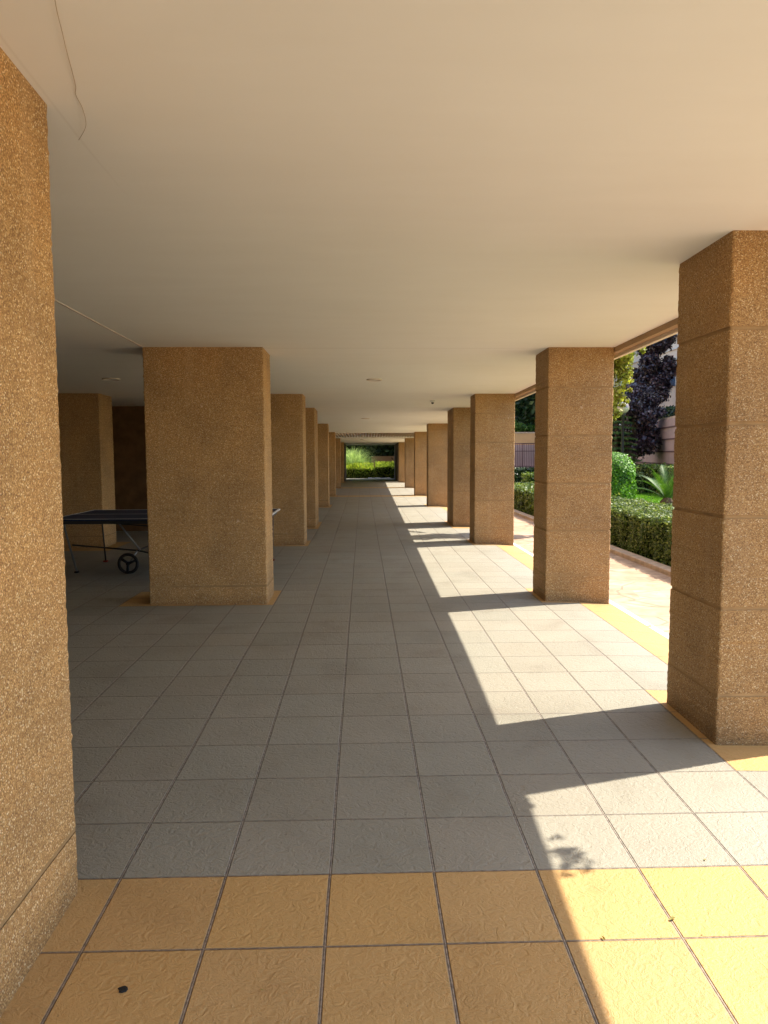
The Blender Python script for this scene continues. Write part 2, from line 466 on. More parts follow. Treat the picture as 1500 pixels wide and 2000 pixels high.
def path_mat():
    m, nt, b = mat('sandstone_flags', 0.8, 0.25)
    p = wpos(nt)
    mp = nt.nodes.new('ShaderNodeMapping'); mp.inputs['Rotation'].default_value = (0, 0, 0.12)
    mp.inputs['Scale'].default_value = (1.5, 2.6, 1)
    nt.links.new(p, mp.inputs['Vector'])
    v = nt.nodes.new('ShaderNodeTexVoronoi'); v.inputs['Scale'].default_value = 1.0; v.inputs['Randomness'].default_value = 0.8
    v.distance = 'CHEBYCHEV'
    nt.links.new(mp.outputs[0], v.inputs['Vector'])
    e = nt.nodes.new('ShaderNodeTexVoronoi'); e.feature = 'DISTANCE_TO_EDGE'; e.inputs['Scale'].default_value = 1.0; e.inputs['Randomness'].default_value = 0.8
    nt.links.new(mp.outputs[0], e.inputs['Vector'])
    sep = nt.nodes.new('ShaderNodeSeparateColor'); nt.links.new(v.outputs['Color'], sep.inputs[0])
    c = ramp(nt, sep.outputs[0], [(0.0, (0.38, 0.25, 0.16)), (0.5, (0.45, 0.31, 0.205)), (1.0, (0.51, 0.36, 0.245))])
    n = noise(nt, p, 5.0, 8.0, 0.8)
    c = mixc(nt, 1.0, c, ramp(nt, n, [(0.3, (0.80, 0.76, 0.72)), (0.7, (1.1, 1.1, 1.1))]), 'MULTIPLY')
    jt = ramp(nt, e.outputs['Distance'], [(0.012, 1.0), (0.03, 0.0)])
    c = mixc(nt, mth(nt, 'MULTIPLY', jt, 0.6), c, (0.26, 0.17, 0.11))
    nt.links.new(c, b.inputs['Base Color'])
    h = mth(nt, 'SUBTRACT', mth(nt, 'MULTIPLY', n, 0.8), jt)
    bump(nt, b, h, 0.5, 0.008)
    return m


M_CEIL = ceiling_mat()
M_PATH = path_mat()

# pillar layout (tiles): near face y, far face y
XR0, XR1, XL0, XL1 = 5.13, 6.84, -5.22, -2.18
BAYS = [(2.784, 4.41), (12.146, 13.56), (24.43, 25.85), (31.90, 33.06), (46.75, 48.1), (60.33, 61.6), (75.6, 76.9), (90.5, 91.8)]

# ------------------------------------------------------------------ ground, floor, path
g = MB()
g.add([(-700, -500, -0.55), (900, -500, -0.55), (900, 1200, -0.55), (-700, 1200, -0.55)], [(0, 1, 2, 3)])
tag(g.build('ground', M_FAR), 'earth ground around the building and its garden', 'ground', kind='structure')

def ochre(i, j):
    """which 40 cm cells are ochre tiles: end rows, right edge strip, pillar borders, bay rows"""
    if j in (-1, -2) or j < -24: return True
    if i >= 6 and j > 4: return True
    if j in (59, 60, 75, 76) : return True
    for n, (a, b_) in enumerate(BAYS[:8]):
        j0, j1 = math.floor(a), math.ceil(b_)
        if n == 3: j1 = 35
        if j0 <= j < j1 and (i >= 5 or (n > 0 and -6 <= i < -2)): return True
    if i in (-3, -4, -5, -6) and -9 <= j < 0: return True
    if -14 <= i < -10 and 23 <= j < 26: return True
    return False

def zx(x):                     # the outer edge strip falls towards the path
    return -max(0.0, x - 5.7) * 0.09

fl = MB()
xs = [float(x) for x in range(-42, 7)] + [6.9]
ys = [float(y) for y in range(-40, 109)]
vid = {}
for j, y in enumerate(ys):
    for i, x in enumerate(xs):
        vid[i, j] = len(fl.v); fl.v.append((x, y, zf(y) + zx(x)))
for j in range(len(ys) - 1):
    for i in range(len(xs) - 1):
        fl.f.append((vid[i, j], vid[i + 1, j], vid[i + 1, j + 1], vid[i, j + 1]))
        fl.m.append(1 if ochre(int(xs[i]), int(ys[j])) else 0)
tag(fl.build('floor', [M_GRAY, M_YEL], smooth=True), 'gray textured tile floor of the arcade with ochre tile borders', 'floor', kind='structure')

kb = MB()                      # pale edging between tiles and flags
for j in range(-40, 107, 3):
    y0, y1 = float(j), float(j + 3) - 0.02
    za, zb = zf(y0) + zx(6.9), zf(y1) + zx(6.9)
    kb.add([(6.9, y0, za + .008), (7.12, y0, za - .03), (7.12, y1, zb - .03), (6.9, y1, zb + .008), (6.9, y0, za - .3), (7.12, y0, za - .3), (7.12, y1, zb - .3), (6.9, y1, zb - .3)],
           [(0, 1, 2, 3), (0, 4, 5, 1), (1, 5, 6, 2), (2, 6, 7, 3), (3, 7, 4, 0)])
tag(kb.build('floor_edge', M_TRIM), 'pale edging strip between ochre tiles and sandstone path', 'floor', kind='structure')

pt = MB()
for j in range(-40, 106):
    for (x0, x1) in ((7.12, 10.4),) if j > 6 else ((7.12, 20.0),):  # unseen near stretch widened to bounce sunlight onto ceiling and left pillar
        za, zb = zf(j) - 0.16, zf(j + 1) - 0.16
        pt.add([(x0, j, za), (x1, j, za), (x1, j + 1, zb), (x0, j + 1, zb)], [(0, 1, 2, 3)])
tag(pt.build('path', M_PATH, smooth=False), 'sandstone flag path along the arcade beside the hedge', 'path', kind='structure')

kb = MB()
for j in range(7, 106, 3):
    zz = zf(j + 1.5) - 0.16
    kb.box(10.40, 10.84, j, j + 2.97, zz - 0.2, zz + 0.17, bev=0.02)
tag(kb.build('kerb', M_KERB), 'pinkish stone kerb between the path and the hedge', 'kerb', kind='structure')

# garden lawn, rising gently to the back
def zl(x, y):
    return -0.1 + 0.035 * max(0.0, min(x, 26.0) - 11.0)
lw = MB()
gx = [10.84 + 1.2 * i for i in range(45)]; gy = [7 + 4.0 * i for i in range(26)]
b0 = len(lw.v)
for y in gy:
    for x in gx: lw.v.append((x, y, zl(x, y) + (zf(y) if x < 14 else zf(y) * max(0, (20 - x) / 6))))
for j in range(len(gy) - 1):
    for i in range(len(gx) - 1):
        a = j * len(gx) + i
        lw.f.append((a, a + 1, a + 1 + len(gx), a + len(gx))); lw.m.append(0)
tag(lw.build('lawn', M_LAWN, smooth=True), 'green lawn of the garden behind the front hedge', 'lawn', kind='structure')
n = 60000
gxv = RNG.uniform(14.5, 24.5, n); gyv = RNG.uniform(28, 62, n)
cen = np.stack([gxv, gyv, np.array([zl(x, 0) for x in gxv]) + 0.06], 1)
nr = np.stack([RNG.normal(0, 1, n), RNG.normal(0, 1, n), np.full(n, 0.25)], 1)
gr = leaf_mesh('grass', M_GRASS, cen, nr, 0.09, up=0.2, aspect=0.22, droop=-3)
tag(gr, 'short bright grass growing on the lawn', 'grass', kind='stuff')

# ------------------------------------------------------------------ ceiling
def soffit(name, y0, y1, label, thick=0.8, x0=-42.0, x1=6.84):
    m = MB()
    n = max(2, int((y1 - y0) / 1.2))
    yy = [y0 + (y1 - y0) * k / n for k in range(n + 1)]
    for k, y in enumerate(yy):
        m.v += [(x0, y, zc(y)), (x1, y, zc(y)), (x1, y, zc(y) + thick), (x0, y, zc(y) + thick)]
    for k in range(n):
        a = 4 * k
        for q in range(4):
            q2 = (q + 1) % 4
            m.f.append((a + q, a + 4 + q, a + 4 + q2, a + q2)); m.m.append(0)
    m.f.append((0, 1, 2, 3)); m.m.append(0)
    m.f.append((4 * n + 3, 4 * n + 2, 4 * n + 1, 4 * n)); m.m.append(0)
    return tag(m.build(name, M_CEIL), label, 'ceiling', kind='structure')

YB = -9.0                                     # where the roof ends behind the camera
soffit('ceiling', YB, 62.2, 'cream painted ceiling over the long arcade')
soffit('ceiling', 75.0, 104.6, 'cream painted ceiling of the far bay beyond the pergola')
bm_ = MB()                                     # downstand along the open edge
for (a, b_) in ((YB, 62.2), (62.2, 75.0), (75.0, 104.6)):
    k0 = 6 if b_ - a > 20 else 2
    for k in range(k0):
        y0, y1 = a + (b_ - a) * k / k0, a + (b_ - a) * (k + 1) / k0
        z0, z1 = zc(y0), zc(y1)
        bm_.add([(6.84, y0, z0 - .13), (7.02, y0, z0 - .13), (7.02, y1, z1 - .13), (6.84, y1, z1 - .13),
                 (6.84, y0, z0 + .9), (7.02, y0, z0 + .9), (7.02, y1, z1 + .9), (6.84, y1, z1 + .9)],
                [(0, 3, 2, 1), (0, 4, 7, 3), (1, 2, 6, 5), (0, 1, 5, 4), (3, 7, 6, 2)], 0)
        bm_.add([(7.02, y0, z0 - .21), (7.12, y0, z0 - .21), (7.12, y1, z1 - .21), (7.02, y1, z1 - .21),
                 (7.02, y0, z0 + .9), (7.12, y0, z0 + .9), (7.12, y1, z1 + .9), (7.02, y1, z1 + .9)],
                [(0, 3, 2, 1), (0, 4, 7, 3), (1, 2, 6, 5), (0, 1, 5, 4), (3, 7, 6, 2)], 1)
tag(bm_.build('ceiling_beam', [M_BEAM, M_TRIM]), 'brown edge beam with pale lip along the open side', 'beam', kind='structure')

m = MB()
for k in range(6):
    y0, y1 = -0.1 + k * 2.04, -0.1 + (k + 1) * 2.04
    m.add([(-5.23, y0, zc(y0) - .012), (-5.19, y0, zc(y0) - .012), (-5.19, y1, zc(y1) - .012), (-5.23, y1, zc(y1) - .012), (-5.235, y0, zc(y0) + .002), (-5.185, y0, zc(y0) + .002), (-5.185, y1, zc(y1) + .002), (-5.235, y1, zc(y1) + .002)], [(0, 3, 2, 1), (0, 1, 5, 4), (1, 2, 6, 5), (2, 3, 7, 6), (3, 0, 4, 7)])
tag(m.build('ceiling_trim', M_TRIM), 'pale joint strip along the ceiling above the table bay', 'trim', kind='structure')

# the storeys above (block the sun as the real ones do)
up = empty('apartment_building', (0, 0, 8), 'rendered apartment block standing over the arcade ceiling', 'building')
w = MB(); w.box(-42, 7.02, YB + .05, 62.1, 7.75, 22); w.box(-42, 7.02, 75.1, 104.5, 6.8, 22); w.box(-42, -5.0, 62.1, 75.1, 6.8, 14); w.box(6.0, 7.02, 62.1, 75.1, 6.75, 14)
w.build('wall', M_APRI, up)
for k in range(9):
    for zz in (9.5, 15.5):
        y = 1.5 + k * 11.5
        m = MB(); m.box(7.03, 7.10, y, y + 3.4, zz, zz + 3.4)
        wdw = m.build('window', M_TRIM, up)
        m = MB(); m.box(7.105, 7.12, y + .2, y + 1.62, zz + .2, zz + 3.2); m.box(7.105, 7.12, y + 1.78, y + 3.2, zz + .2, zz + 3.2)
        m.build('pane', M_GLASSW, wdw)

# inner walls of the arcade on the closed side
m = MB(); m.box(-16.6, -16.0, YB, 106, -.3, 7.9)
tag(m.build('wall', M_INWALL), 'inner wall, coloured dark as if in shade, closing the left side of the arcade', 'wall', kind='structure')
m = MB(); m.box(-16, -5.45, YB + .06, YB + .6, -.3, 7.5)  # added out of view to keep rear light off the inner bay
tag(m.build('wall', M_INWALL), 'unseen end wall added behind the viewpoint to block light from the inner side', 'wall', kind='structure')
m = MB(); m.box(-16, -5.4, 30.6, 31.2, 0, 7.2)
tag(m.build('wall', M_INWALL), 'wall coloured dark brown as if in shade behind the table tennis table', 'wall', kind='structure')
for xa, xb, lab in ((-5.2, -2.18, 'dark wall end at the far left of the arcade exit'), (5.13, 6.84, 'gray wall end at the far right of the arcade exit')):
    m = MB(); m.box(xa, xb, 93.2, 104.4, 0, 6.2)
    tag(m.build('wall', M_DARKW if xa < 0 else M_GRAYW), lab, 'wall', kind='structure')

# ------------------------------------------------------------------ pillars
def shaft_mesh(x0, x1, y0, y1, zs, m_out, m_band, hw=0.026, dep=0.016, seed=0):
    """rounded, slightly worn corners; recessed mortar bands at heights zs[1:-1]"""
    rr = np.random.default_rng(seed)
    mb = MB()
    r = 0.03
    step = 0.05 if abs(y0) < 30 else 0.4
    lev = []                                   # (z, inset, material of the ring above)
    for k in range(len(zs) - 1):
        a = zs[k] + (hw if k > 0 else 0); b_ = zs[k + 1] - (hw if k < len(zs) - 2 else 0)
        n = max(2, int((b_ - a) / step))
        for q in range(n + 1): lev.append((a + (b_ - a) * q / n, 0.0, 0))
        if k < len(zs) - 2:
            lev[-1] = (lev[-1][0], 0.0, 1)
            lev.append((zs[k + 1] - hw + .006, dep, 1)); lev.append((zs[k + 1] + hw - .006, dep, 1))
    ph = rr.uniform(0, 6, 12)
    first = len(mb.v)
    for z, ins, mm in lev:
        j = rr.normal(0, 0.0045, 12) if ins == 0 and step < .1 else np.zeros(12)
        X0, X1, Y0, Y1 = x0 + ins, x1 - ins, y0 + ins, y1 - ins
        pts = [(X0 + r, Y0), (X1 - r, Y0), (X1 - r * .3, Y0 + r * .3), (X1, Y0 + r), (X1, Y1 - r), (X1 - r * .3, Y1 - r * .3), (X1 - r, Y1), (X0 + r, Y1),
               (X0 + r * .3, Y1 - r * .3), (X0, Y1 - r), (X0, Y0 + r), (X0 + r * .3, Y0 + r * .3)]
        cx, cy = (x0 + x1) / 2, (y0 + y1) / 2
        for i, (px, py) in enumerate(pts):
            d = math.hypot(px - cx, py - cy)
            mb.v.append((px + (px - cx) / d * j[i], py + (py - cy) / d * j[i], z))
    for k in range(len(lev) - 1):
        for i in range(12):
            i2 = (i + 1) % 12
            mb.f.append((first + k * 12 + i, first + k * 12 + i2, first + (k + 1) * 12 + i2, first + (k + 1) * 12 + i))
            mb.m.append(lev[k][2])
    return mb

def pillar(x0, x1, y0, y1, bands, label, group, m_out, seed, plinth_h=0.6, out=0.003):
    zb = zf(y0)
    t = empty('pillar', ((x0 + x1) / 2, (y0 + y1) / 2, zb), label, 'pillar', group)
    t['kind'] = 'thing'
    zpl = zb + plinth_h
    sh = shaft_mesh(x0, x1, y0, y1, [zpl + .03] + [zb + b for b in bands] + [zc(y0) + 0.02], m_out, M_BAND, seed=seed)
    sh.build('shaft', [m_out, M_BAND], t)
    pl = shaft_mesh(x0 - out, x1 + out, y0 - out, y1 + out, [zb - 0.6, zpl - .015], m_out, M_BAND, seed=seed + 50)
    pl.add([(x0 - out + .03, y0 - out + .03, zpl - .015), (x1 + out - .03, y0 - out + .03, zpl - .015), (x1 + out - .03, y1 + out - .03, zpl - .015), (x0 - out + .03, y1 + out - .03, zpl - .015)], [(0, 1, 2, 3)], 1)
    pl.box(x0 + .006, x1 - .006, y0 + .006, y1 - .006, zpl - .02, zpl + .06, 1)
    pl.build('plinth', [m_out, M_BAND], t)
    return t

RLAB = ['banded tan pillar nearest the camera on the garden side, cut by the frame',
        'banded pillar on the garden side with the clipped hedge directly to its right',
        'banded pillar beside the railing gap, third of the garden row',
        'narrow banded pillar of the garden side joined by a joint to its twin',
        'pillar of the garden row with pale vertical stains on its face',
        'garden row pillar at the near edge of the slatted pergola',
        'garden row pillar standing just beyond the slatted pergola',
        'last pillar of the garden row before the gray wall end']
LLAB = ['broad plain pillar beside the table tennis table, hiding half of it',
        'broad plain pillar right behind the one hiding the table',
        'inner row pillar with a dark joint slit down its side',
        'plain inner row pillar halfway down the arcade',
        'inner row pillar at the near edge of the slatted pergola',
        'slim looking inner row pillar just beyond the slatted pergola',
        'last inner row pillar before the dark wall end']
GR, GL = 'pillars along the garden side', 'pillars of the inner row'
for n, (a, b_) in enumerate(BAYS):
    top = zc(a)
    bands = [1.93 - .05 + 1.238 * k for k in range(4)]
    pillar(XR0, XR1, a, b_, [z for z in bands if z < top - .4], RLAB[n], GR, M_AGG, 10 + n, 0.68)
    if n > 0:
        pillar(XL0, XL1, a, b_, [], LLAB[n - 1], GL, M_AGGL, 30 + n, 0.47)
pillar(XR0, XR1, 33.15, 34.6, [1.88 + 1.238 * k for k in range(4)], 'twin banded pillar tight behind its partner across the building joint', GR, M_AGG, 71, 0.68)
pillar(XL0, XL1, 33.2, 34.5, [], 'twin inner pillar tight behind its partner across the building joint', GL, M_AGGL, 72, 0.47)
pillar(-5.4, -2.33, -3.4, -0.18, [], 'big sunlit looking tan pillar at the left edge of the picture', GL, M_AGGL, 73, 0.70)
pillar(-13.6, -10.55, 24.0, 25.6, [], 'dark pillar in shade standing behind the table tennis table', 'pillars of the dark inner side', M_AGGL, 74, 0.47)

# ------------------------------------------------------------------ pergola between the two ceilings
pg = empty('pergola', (0.8, 68.5, zc(68)), 'slatted wooden pergola spanning the gap between two ceilings', 'pergola')
for k in range(45):
    x = -4.9 + k * 0.30
    if x > 6.0: break
    m = MB(); z0, z1 = zc(62.2) + .1, zc(75) + .1
    m.add([(x, 62.25, z0), (x + .11, 62.25, z0), (x + .11, 74.95, z1), (x, 74.95, z1), (x, 62.25, z0 + .35), (x + .11, 62.25, z0 + .35), (x + .11, 74.95, z1 + .35), (x, 74.95, z1 + .35)],
          [(0, 3, 2, 1), (4, 5, 6, 7), (0, 1, 5, 4), (1, 2, 6, 5), (2, 3, 7, 6), (3, 0, 4, 7)])
    m.build('slat', M_WOOD, pg)
for yy in (62.5, 68.5, 74.5):
    m = MB(); z = zc(yy) + .47; m.box(-5, 6.0, yy, yy + .3, z, z + .4); m.build('joist', M_WOOD, pg)
n = 1500
cen = np.stack([RNG.uniform(-4.8, 3.0, n), RNG.uniform(63, 74.5, n), RNG.uniform(6.9, 7.9, n)], 1)
tag(leaf_mesh('climbing_vine', M_LMID, cen, np.tile([0, 0, 1.0], (n, 1)), 0.16), 'green climbing vine spread over the slatted pergola', 'vine')

# ------------------------------------------------------------------ ceiling fittings
def downlight(x, y, label, r=0.27):
    t = empty('ceiling_light', (x, y, zc(y)), label, 'ceiling light', 'round ceiling lights')
    m = MB(); m.lathe((x, y, zc(y)), [(r, 0.01), (r, -.035), (r - .03, -.045), (r - .05, -.03), (r - .05, .01)], 32); m.build('rim', M_TRIM, t, smooth=False)
    m = MB(); m.lathe((x, y, zc(y)), [(r - .052, -.012), (r - .15, -.03), (0.001, -.034)], 32); m.build('diffuser', M_WHITE, t, smooth=True)
    return t
downlight(0.76, 19.2, 'round flush ceiling light nearest, over the second bay')
downlight(0.53, 40.67, 'round flush ceiling light in the middle of the arcade')
downlight(0.30, 79.4, 'small looking ceiling light in the far bay beyond the pergola')
downlight(-8.3, 18.9, 'round ceiling light over the table tennis table', 0.3)
s = empty('smoke_detector', (3.62, 27.62, zc(27.62)), 'small dark tipped sensor on the ceiling near the third garden pillar', 'sensor')
m = MB(); m.lathe((3.62, 27.62, zc(27.62)), [(.13, .01), (.13, -.05), (.09, -.09), (.001, -.10)], 16); m.build('housing', M_WHITE, s, smooth=True)
m = MB(); m.lathe((3.62, 27.62, zc(27.62)), [(.06, -.09), (.06, -.15), (.001, -.17)], 12); m.build('lens', M_BLACK, s)
wire = [(-1.627, -1.666), (-1.681, -1.596), (-1.729, -1.45), (-1.786, -1.221), (-1.843, -1.003), (-1.901, -.766), (-1.968, -.508), (-2.014, -.39), (-2.031, -.205), (-2.084, .016), (-2.15, .16), (-2.276, .354)]
def smooth_pts(P, k=5):
    out = []
    for i in range(len(P) - 1):
        p0, p1, p2, p3 = P[max(0, i - 1)], P[i], P[i + 1], P[min(len(P) - 1, i + 2)]
        for q in range(k):
            t = q / k
            out.append(tuple(.5 * (2 * b + (c - a) * t + (2 * a - 5 * b + 4 * c - d) * t * t + (-a + 3 * b - 3 * c + d) * t ** 3) for a, b, c, d in zip(p0, p1, p2, p3)))
    return out + [P[-1]]
wire = smooth_pts(wire)
m = MB(); m.tube([(x, y, zc(y) - .008 - .02 * abs(math.sin(i * .1))) for i, (x, y) in enumerate(wire)], 0.0028, 5)
tag(m.build('loose_wire', flat('wire_sheath', (0.42, 0.33, 0.23))), 'thin loose wire curling along the ceiling above the left pillar', 'wire')

# ------------------------------------------------------------------ table tennis table
TX0, TX1, TY0, TY1, TZ = -9.42, -2.70, 16.05, 19.9, 1.90
tt = empty('table_tennis_table', (-6, 18, 0), 'blue table tennis table on a wheeled tubular frame', 'table')
for a, b_, lb in ((TX0, -6.03, 0), (-6.01, TX1, 1)):
    m = MB(); m.box(a, b_, TY0, TY1, TZ - .05, TZ, bev=.006); tp = m.build('tabletop', M_BLUE, tt)
    m = MB()
    m.box(a + .001, b_ - .001, TY0, TY0 + .05, TZ + .002, TZ + .008); m.box(a + .001, b_ - .001, TY1 - .05, TY1, TZ + .002, TZ + .008)
    ex = a if lb == 0 else b_ - .05
    m.box(ex, ex + .05, TY0 + .052, TY1 - .052, TZ + .002, TZ + .006); m.box(a + .06, b_ - .06, 17.96, 17.99, TZ + .002, TZ + .006)
    if lb: m.box(b_ + .001, b_ + .02, TY0, TY1, TZ - .03, TZ + .004)
    m.build('white_line', M_WHITE, tp)
    m = MB()
    for yy in (TY0 + .12, TY1 - .12): m.box(a + .1, b_ - .1, yy - .03, yy + .03, TZ - .16, TZ - .052)
    for xx in (a + .12, b_ - .12): m.box(xx - .03, xx + .03, TY0 + .16, TY1 - .16, TZ - .16, TZ - .052)
    m.build('apron', M_DSTEEL, tp)
for sgn, xm in ((1, 0), (-1, -12.04)):
    X = lambda x: x if sgn == 1 else xm - x
    m = MB(); m.tube([(X(-9.25), 16.9, TZ - .1), (X(-9.3), 17.0, 1.5), (X(-9.15), 17.45, .05)], .035, 8); m.build('leg', M_STEEL, tt, smooth=True)
    m = MB(); m.box(X(-9.15) - .06, X(-9.15) + .06, 17.38, 17.52, 0, .06, bev=.01); m.build('foot', M_BLACK, tt)
    m = MB(); m.tube([(X(-9.1), 19.75, TZ - .1), (X(-9.05), 19.9, .06)], .03, 8); m.build('leg', M_DSTEEL, tt, smooth=True)
    m = MB(); m.box(X(-9.05) - .07, X(-9.05) + .07, 19.82, 19.98, 0, .06, bev=.01); m.build('foot', M_RED, tt)
    m = MB(); m.tube([(X(-7.65), 17.0, TZ - .1), (X(-7.0), 17.3, .76)], .03, 8); m.build('strut', M_STEEL, tt, smooth=True)
    m = MB(); m.tube([(X(-9.1), 19.8, 1.45), (X(-6.0), 19.6, 1.22)], .025, 6); m.tube([(X(-9.2), 17.3, .95), (X(-7.1), 17.4, .74), (X(-6.3), 17.4, .55)], .028, 6)
    m.tube([(X(-7.1), 17.4, .74), (X(-7.1), 19.6, .74)], .028, 6); m.build('brace', M_DSTEEL, tt, smooth=True)
    for yy, wo in ((17.3, 0), (19.6, .45)):
        m = MB(); m.tube([(X(-7.1 + wo), yy, .74), (X(-7.38 + wo), yy - .03, .31)], .03, 8); fk = m.build('fork', M_STEEL, tt, smooth=True)
        cx = X(-7.38 + wo)
        wh = MB()
        ring = [(cx + .30 * math.cos(t), yy - .08, .33 + .30 * math.sin(t)) for t in [2 * math.pi * k / 28 for k in range(29)]]
        wh.tube(ring, .052, 8, caps=False, up=(0, 1, 0))
        for k in range(3):
            t = 2 * math.pi * k / 3 + .4
            wh.tube([(cx, yy - .08, .33), (cx + .28 * math.cos(t), yy - .08, .33 + .28 * math.sin(t))], .045, 6)
        wh.tube([(cx, yy - .14, .33), (cx, yy - .02, .33)], .06, 10)
        wh.build('wheel', M_BLACK, tt, smooth=True)

# ------------------------------------------------------------------ plants
def hedge(name, x0, x1, y0, y1, z0, h, dens, size, lm, label, group=None, top_spike=0.0):
    t = empty(name, ((x0 + x1) / 2, (y0 + y1) / 2, z0), label, 'hedge', group)
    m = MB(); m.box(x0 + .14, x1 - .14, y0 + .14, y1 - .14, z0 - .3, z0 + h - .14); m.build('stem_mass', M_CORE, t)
    def face(n, fx, fy, fz, nv, ax):
        u = RNG.uniform(0, 1, (n, 2))
        c = np.zeros((n, 3))
        if ax == 0: c[:, 0] = fx; c[:, 1] = y0 + u[:, 0] * (y1 - y0); c[:, 2] = z0 + u[:, 1] * h
        elif ax == 1: c[:, 1] = fy; c[:, 0] = x0 + u[:, 0] * (x1 - x0); c[:, 2] = z0 + u[:, 1] * h
        else: c[:, 2] = fz; c[:, 0] = x0 + u[:, 0] * (x1 - x0); c[:, 1] = y0 + u[:, 1] * (y1 - y0)
        bulge = 0.05 * np.sin(c[:, 1] * 2.1 + c[:, 2] * 3) + 0.05 * np.sin(c[:, 1] * 5.3 + c[:, 0] * 4)
        dd = bulge - np.abs(RNG.normal(0, .07, n)) + RNG.uniform(0, .05, n) + np.where(RNG.uniform(0, 1, n) < .035, RNG.uniform(.03, .22, n), 0)
        nvv = np.tile(np.array(nv, float), (n, 1))
        c += nvv * dd[:, None]
        # rounded shoulders
        k = np.clip((c[:, 2] - (z0 + h - .22)) / .22, 0, 1) if ax < 2 else 0
        if ax < 2: c -= nvv * (0.16 * k ** 2)[:, None] if hasattr(k, '__len__') else 0
        return c, nvv
    cs, ns = [], []
    aX, aY, aZ = (y1 - y0) * h, (x1 - x0) * h, (x1 - x0) * (y1 - y0)
    for args, ar in (((x0, 0, 0, (-1, 0, .3), 0), aX), ((x1, 0, 0, (1, 0, .3), 0), aX * .4), ((0, y0, 0, (0, -1, .3), 1), aY), ((0, y1, 0, (0, 1, .3), 1), aY * .4), ((0, 0, z0 + h, (0, 0, 1), 2), aZ)):
        c, n_ = face(int(ar * dens), *args); cs.append(c); ns.append(n_)
    c = np.concatenate(cs); n_ = np.concatenate(ns)
    leaf_mesh('foliage', lm, c, n_, size, t, up=0.55)
    if top_spike:
        k = int(aZ * dens * 1.1)
        cc = np.stack([RNG.uniform(x0, x1, k), RNG.uniform(y0, y1, k), z0 + h + RNG.uniform(-.05, top_spike, k) ** 1], 1)
        sh_ = leaf_mesh('shoots', M_LLIME, cc, np.stack([RNG.normal(0, 1, k), RNG.normal(0, 1, k), np.zeros(k)], 1), size * 1.3, t, up=.2, aspect=.3, droop=-2)
        sh_['kind'] = 'stuff'
    return t

GH = 'clipped hedges of the garden'
hedge('hedge', 11.0, 14.2, 9.0, 30.0, -.12, 1.62, 470, 0.053, M_LH, 'clipped box hedge right beside the path, between the near pillars', GH)
hedge('hedge', 11.0, 14.2, 30.02, 52.0, -.1, 1.55, 110, 0.10, M_LH, 'clipped hedge seen through the narrow gap with the railing', GH)
hedge('hedge', 14.25, 24.0, 54.0, 57.0, .1, 2.0, 60, 0.12, M_LH, 'low hedge closing the far end of the lawn', GH)
hedge('hedge', 24.8, 28.0, 34.0, 62.0, .35, 2.35, 70, 0.12, M_LH, 'clipped hedge at the back of the lawn behind the sago palm', GH)
hedge('hedge', 11.5, 30.0, 80.0, 82.5, .1, 1.9, 25, 0.17, M_LDK, 'dark leaved hedge in front of the railing', GH)
hedge('hedge', -9.0, 2.1, 107.4, 110.5, 0, 1.5, 60, 0.14, M_LFAR, 'hedge across the far exit under the pampas grass', 'hedges at the far end', 0.9)
hedge('hedge', 2.3, 12.0, 107.2, 110.0, 0, 1.75, 60, 0.14, M_LFAR, 'darker hedge across the right half of the far exit', 'hedges at the far end', 0.8)

hedge('screen_hedge', -22, 18, 119, 122, 0, 11.0, 9, 0.34, M_LDK, 'tall dark evergreen screen behind everything at the far exit')
hedge('screen_hedge', 8, 36, 99, 101.5, 0, 11.5, 9, 0.34, M_LDK, 'tall dark evergreen screen behind the tan garden wall')

def blob_crown(cents, n, size, lm, parent, name='crown', aspect=.55, up=.8, droop=0.0):
    """cents: list of (x, y, z, r, squash)"""
    w_ = np.array([c[3] ** 2 for c in cents]); w_ = w_ / w_.sum()
    idx = RNG.choice(len(cents), n, p=w_)
    cc = np.array([c[:3] for c in cents])[idx]; rr_ = np.array([c[3] for c in cents])[idx]; sq = np.array([c[4] for c in cents])[idx]
    d = RNG.normal(0, 1, (n, 3)); d /= np.linalg.norm(d, axis=1, keepdims=True)
    rad = rr_ * (1 - np.abs(RNG.normal(0, .30, n)) + np.where(RNG.uniform(0, 1, n) < .18, RNG.uniform(0, .45, n), 0))
    pos = cc + d * rad[:, None] * np.stack([np.ones(n), np.ones(n), sq], 1)
    return leaf_mesh(name, lm, pos, d * .7 + np.array([0, 0, .5]), size, parent, up=up, aspect=aspect, droop=droop)

def tree(name, x, y, z, h, r, n, size, lm, label, group=None, trunk_r=.3, crown_low=.35, sq=.8, nb=26, cat='tree', seed=1):
    rd = random.Random(seed)
    t = empty(name, (x, y, z), label, cat, group)
    m = MB()
    pts = [(x + .12 * math.sin(k * 1.3 + seed), y + .1 * math.cos(k * 1.7 + seed), z - .2 + h * .75 * k / 6) for k in range(7)]
    m.tube(pts, [trunk_r * (1 - .11 * k) for k in range(7)], 10)
    cents = []
    for k in range(nb):
        a = rd.uniform(0, 6.28); zz = rd.uniform(crown_low, .95)
        env = math.sin(math.pi * min(1, max(.05, (zz - crown_low + .12) / (1.12 - crown_low)))) ** .6
        q = r * env * rd.uniform(.25, .85)
        c = (x + q * math.cos(a), y + q * math.sin(a), z + h * zz, r * rd.uniform(.22, .44), sq)
        cents.append(c)
        if k < 12:
            st = pts[min(6, 2 + k // 3)]
            mid = ((st[0] + c[0]) / 2, (st[1] + c[1]) / 2, (st[2] + c[2]) / 2 + .2)
            m.tube([st, mid, c[:3]], [trunk_r * .4, trunk_r * .25, trunk_r * .08], 6)
    m.build('trunk', M_TRUNK, t, smooth=True)
    blob_crown(cents, n, size, lm, t)
    return t

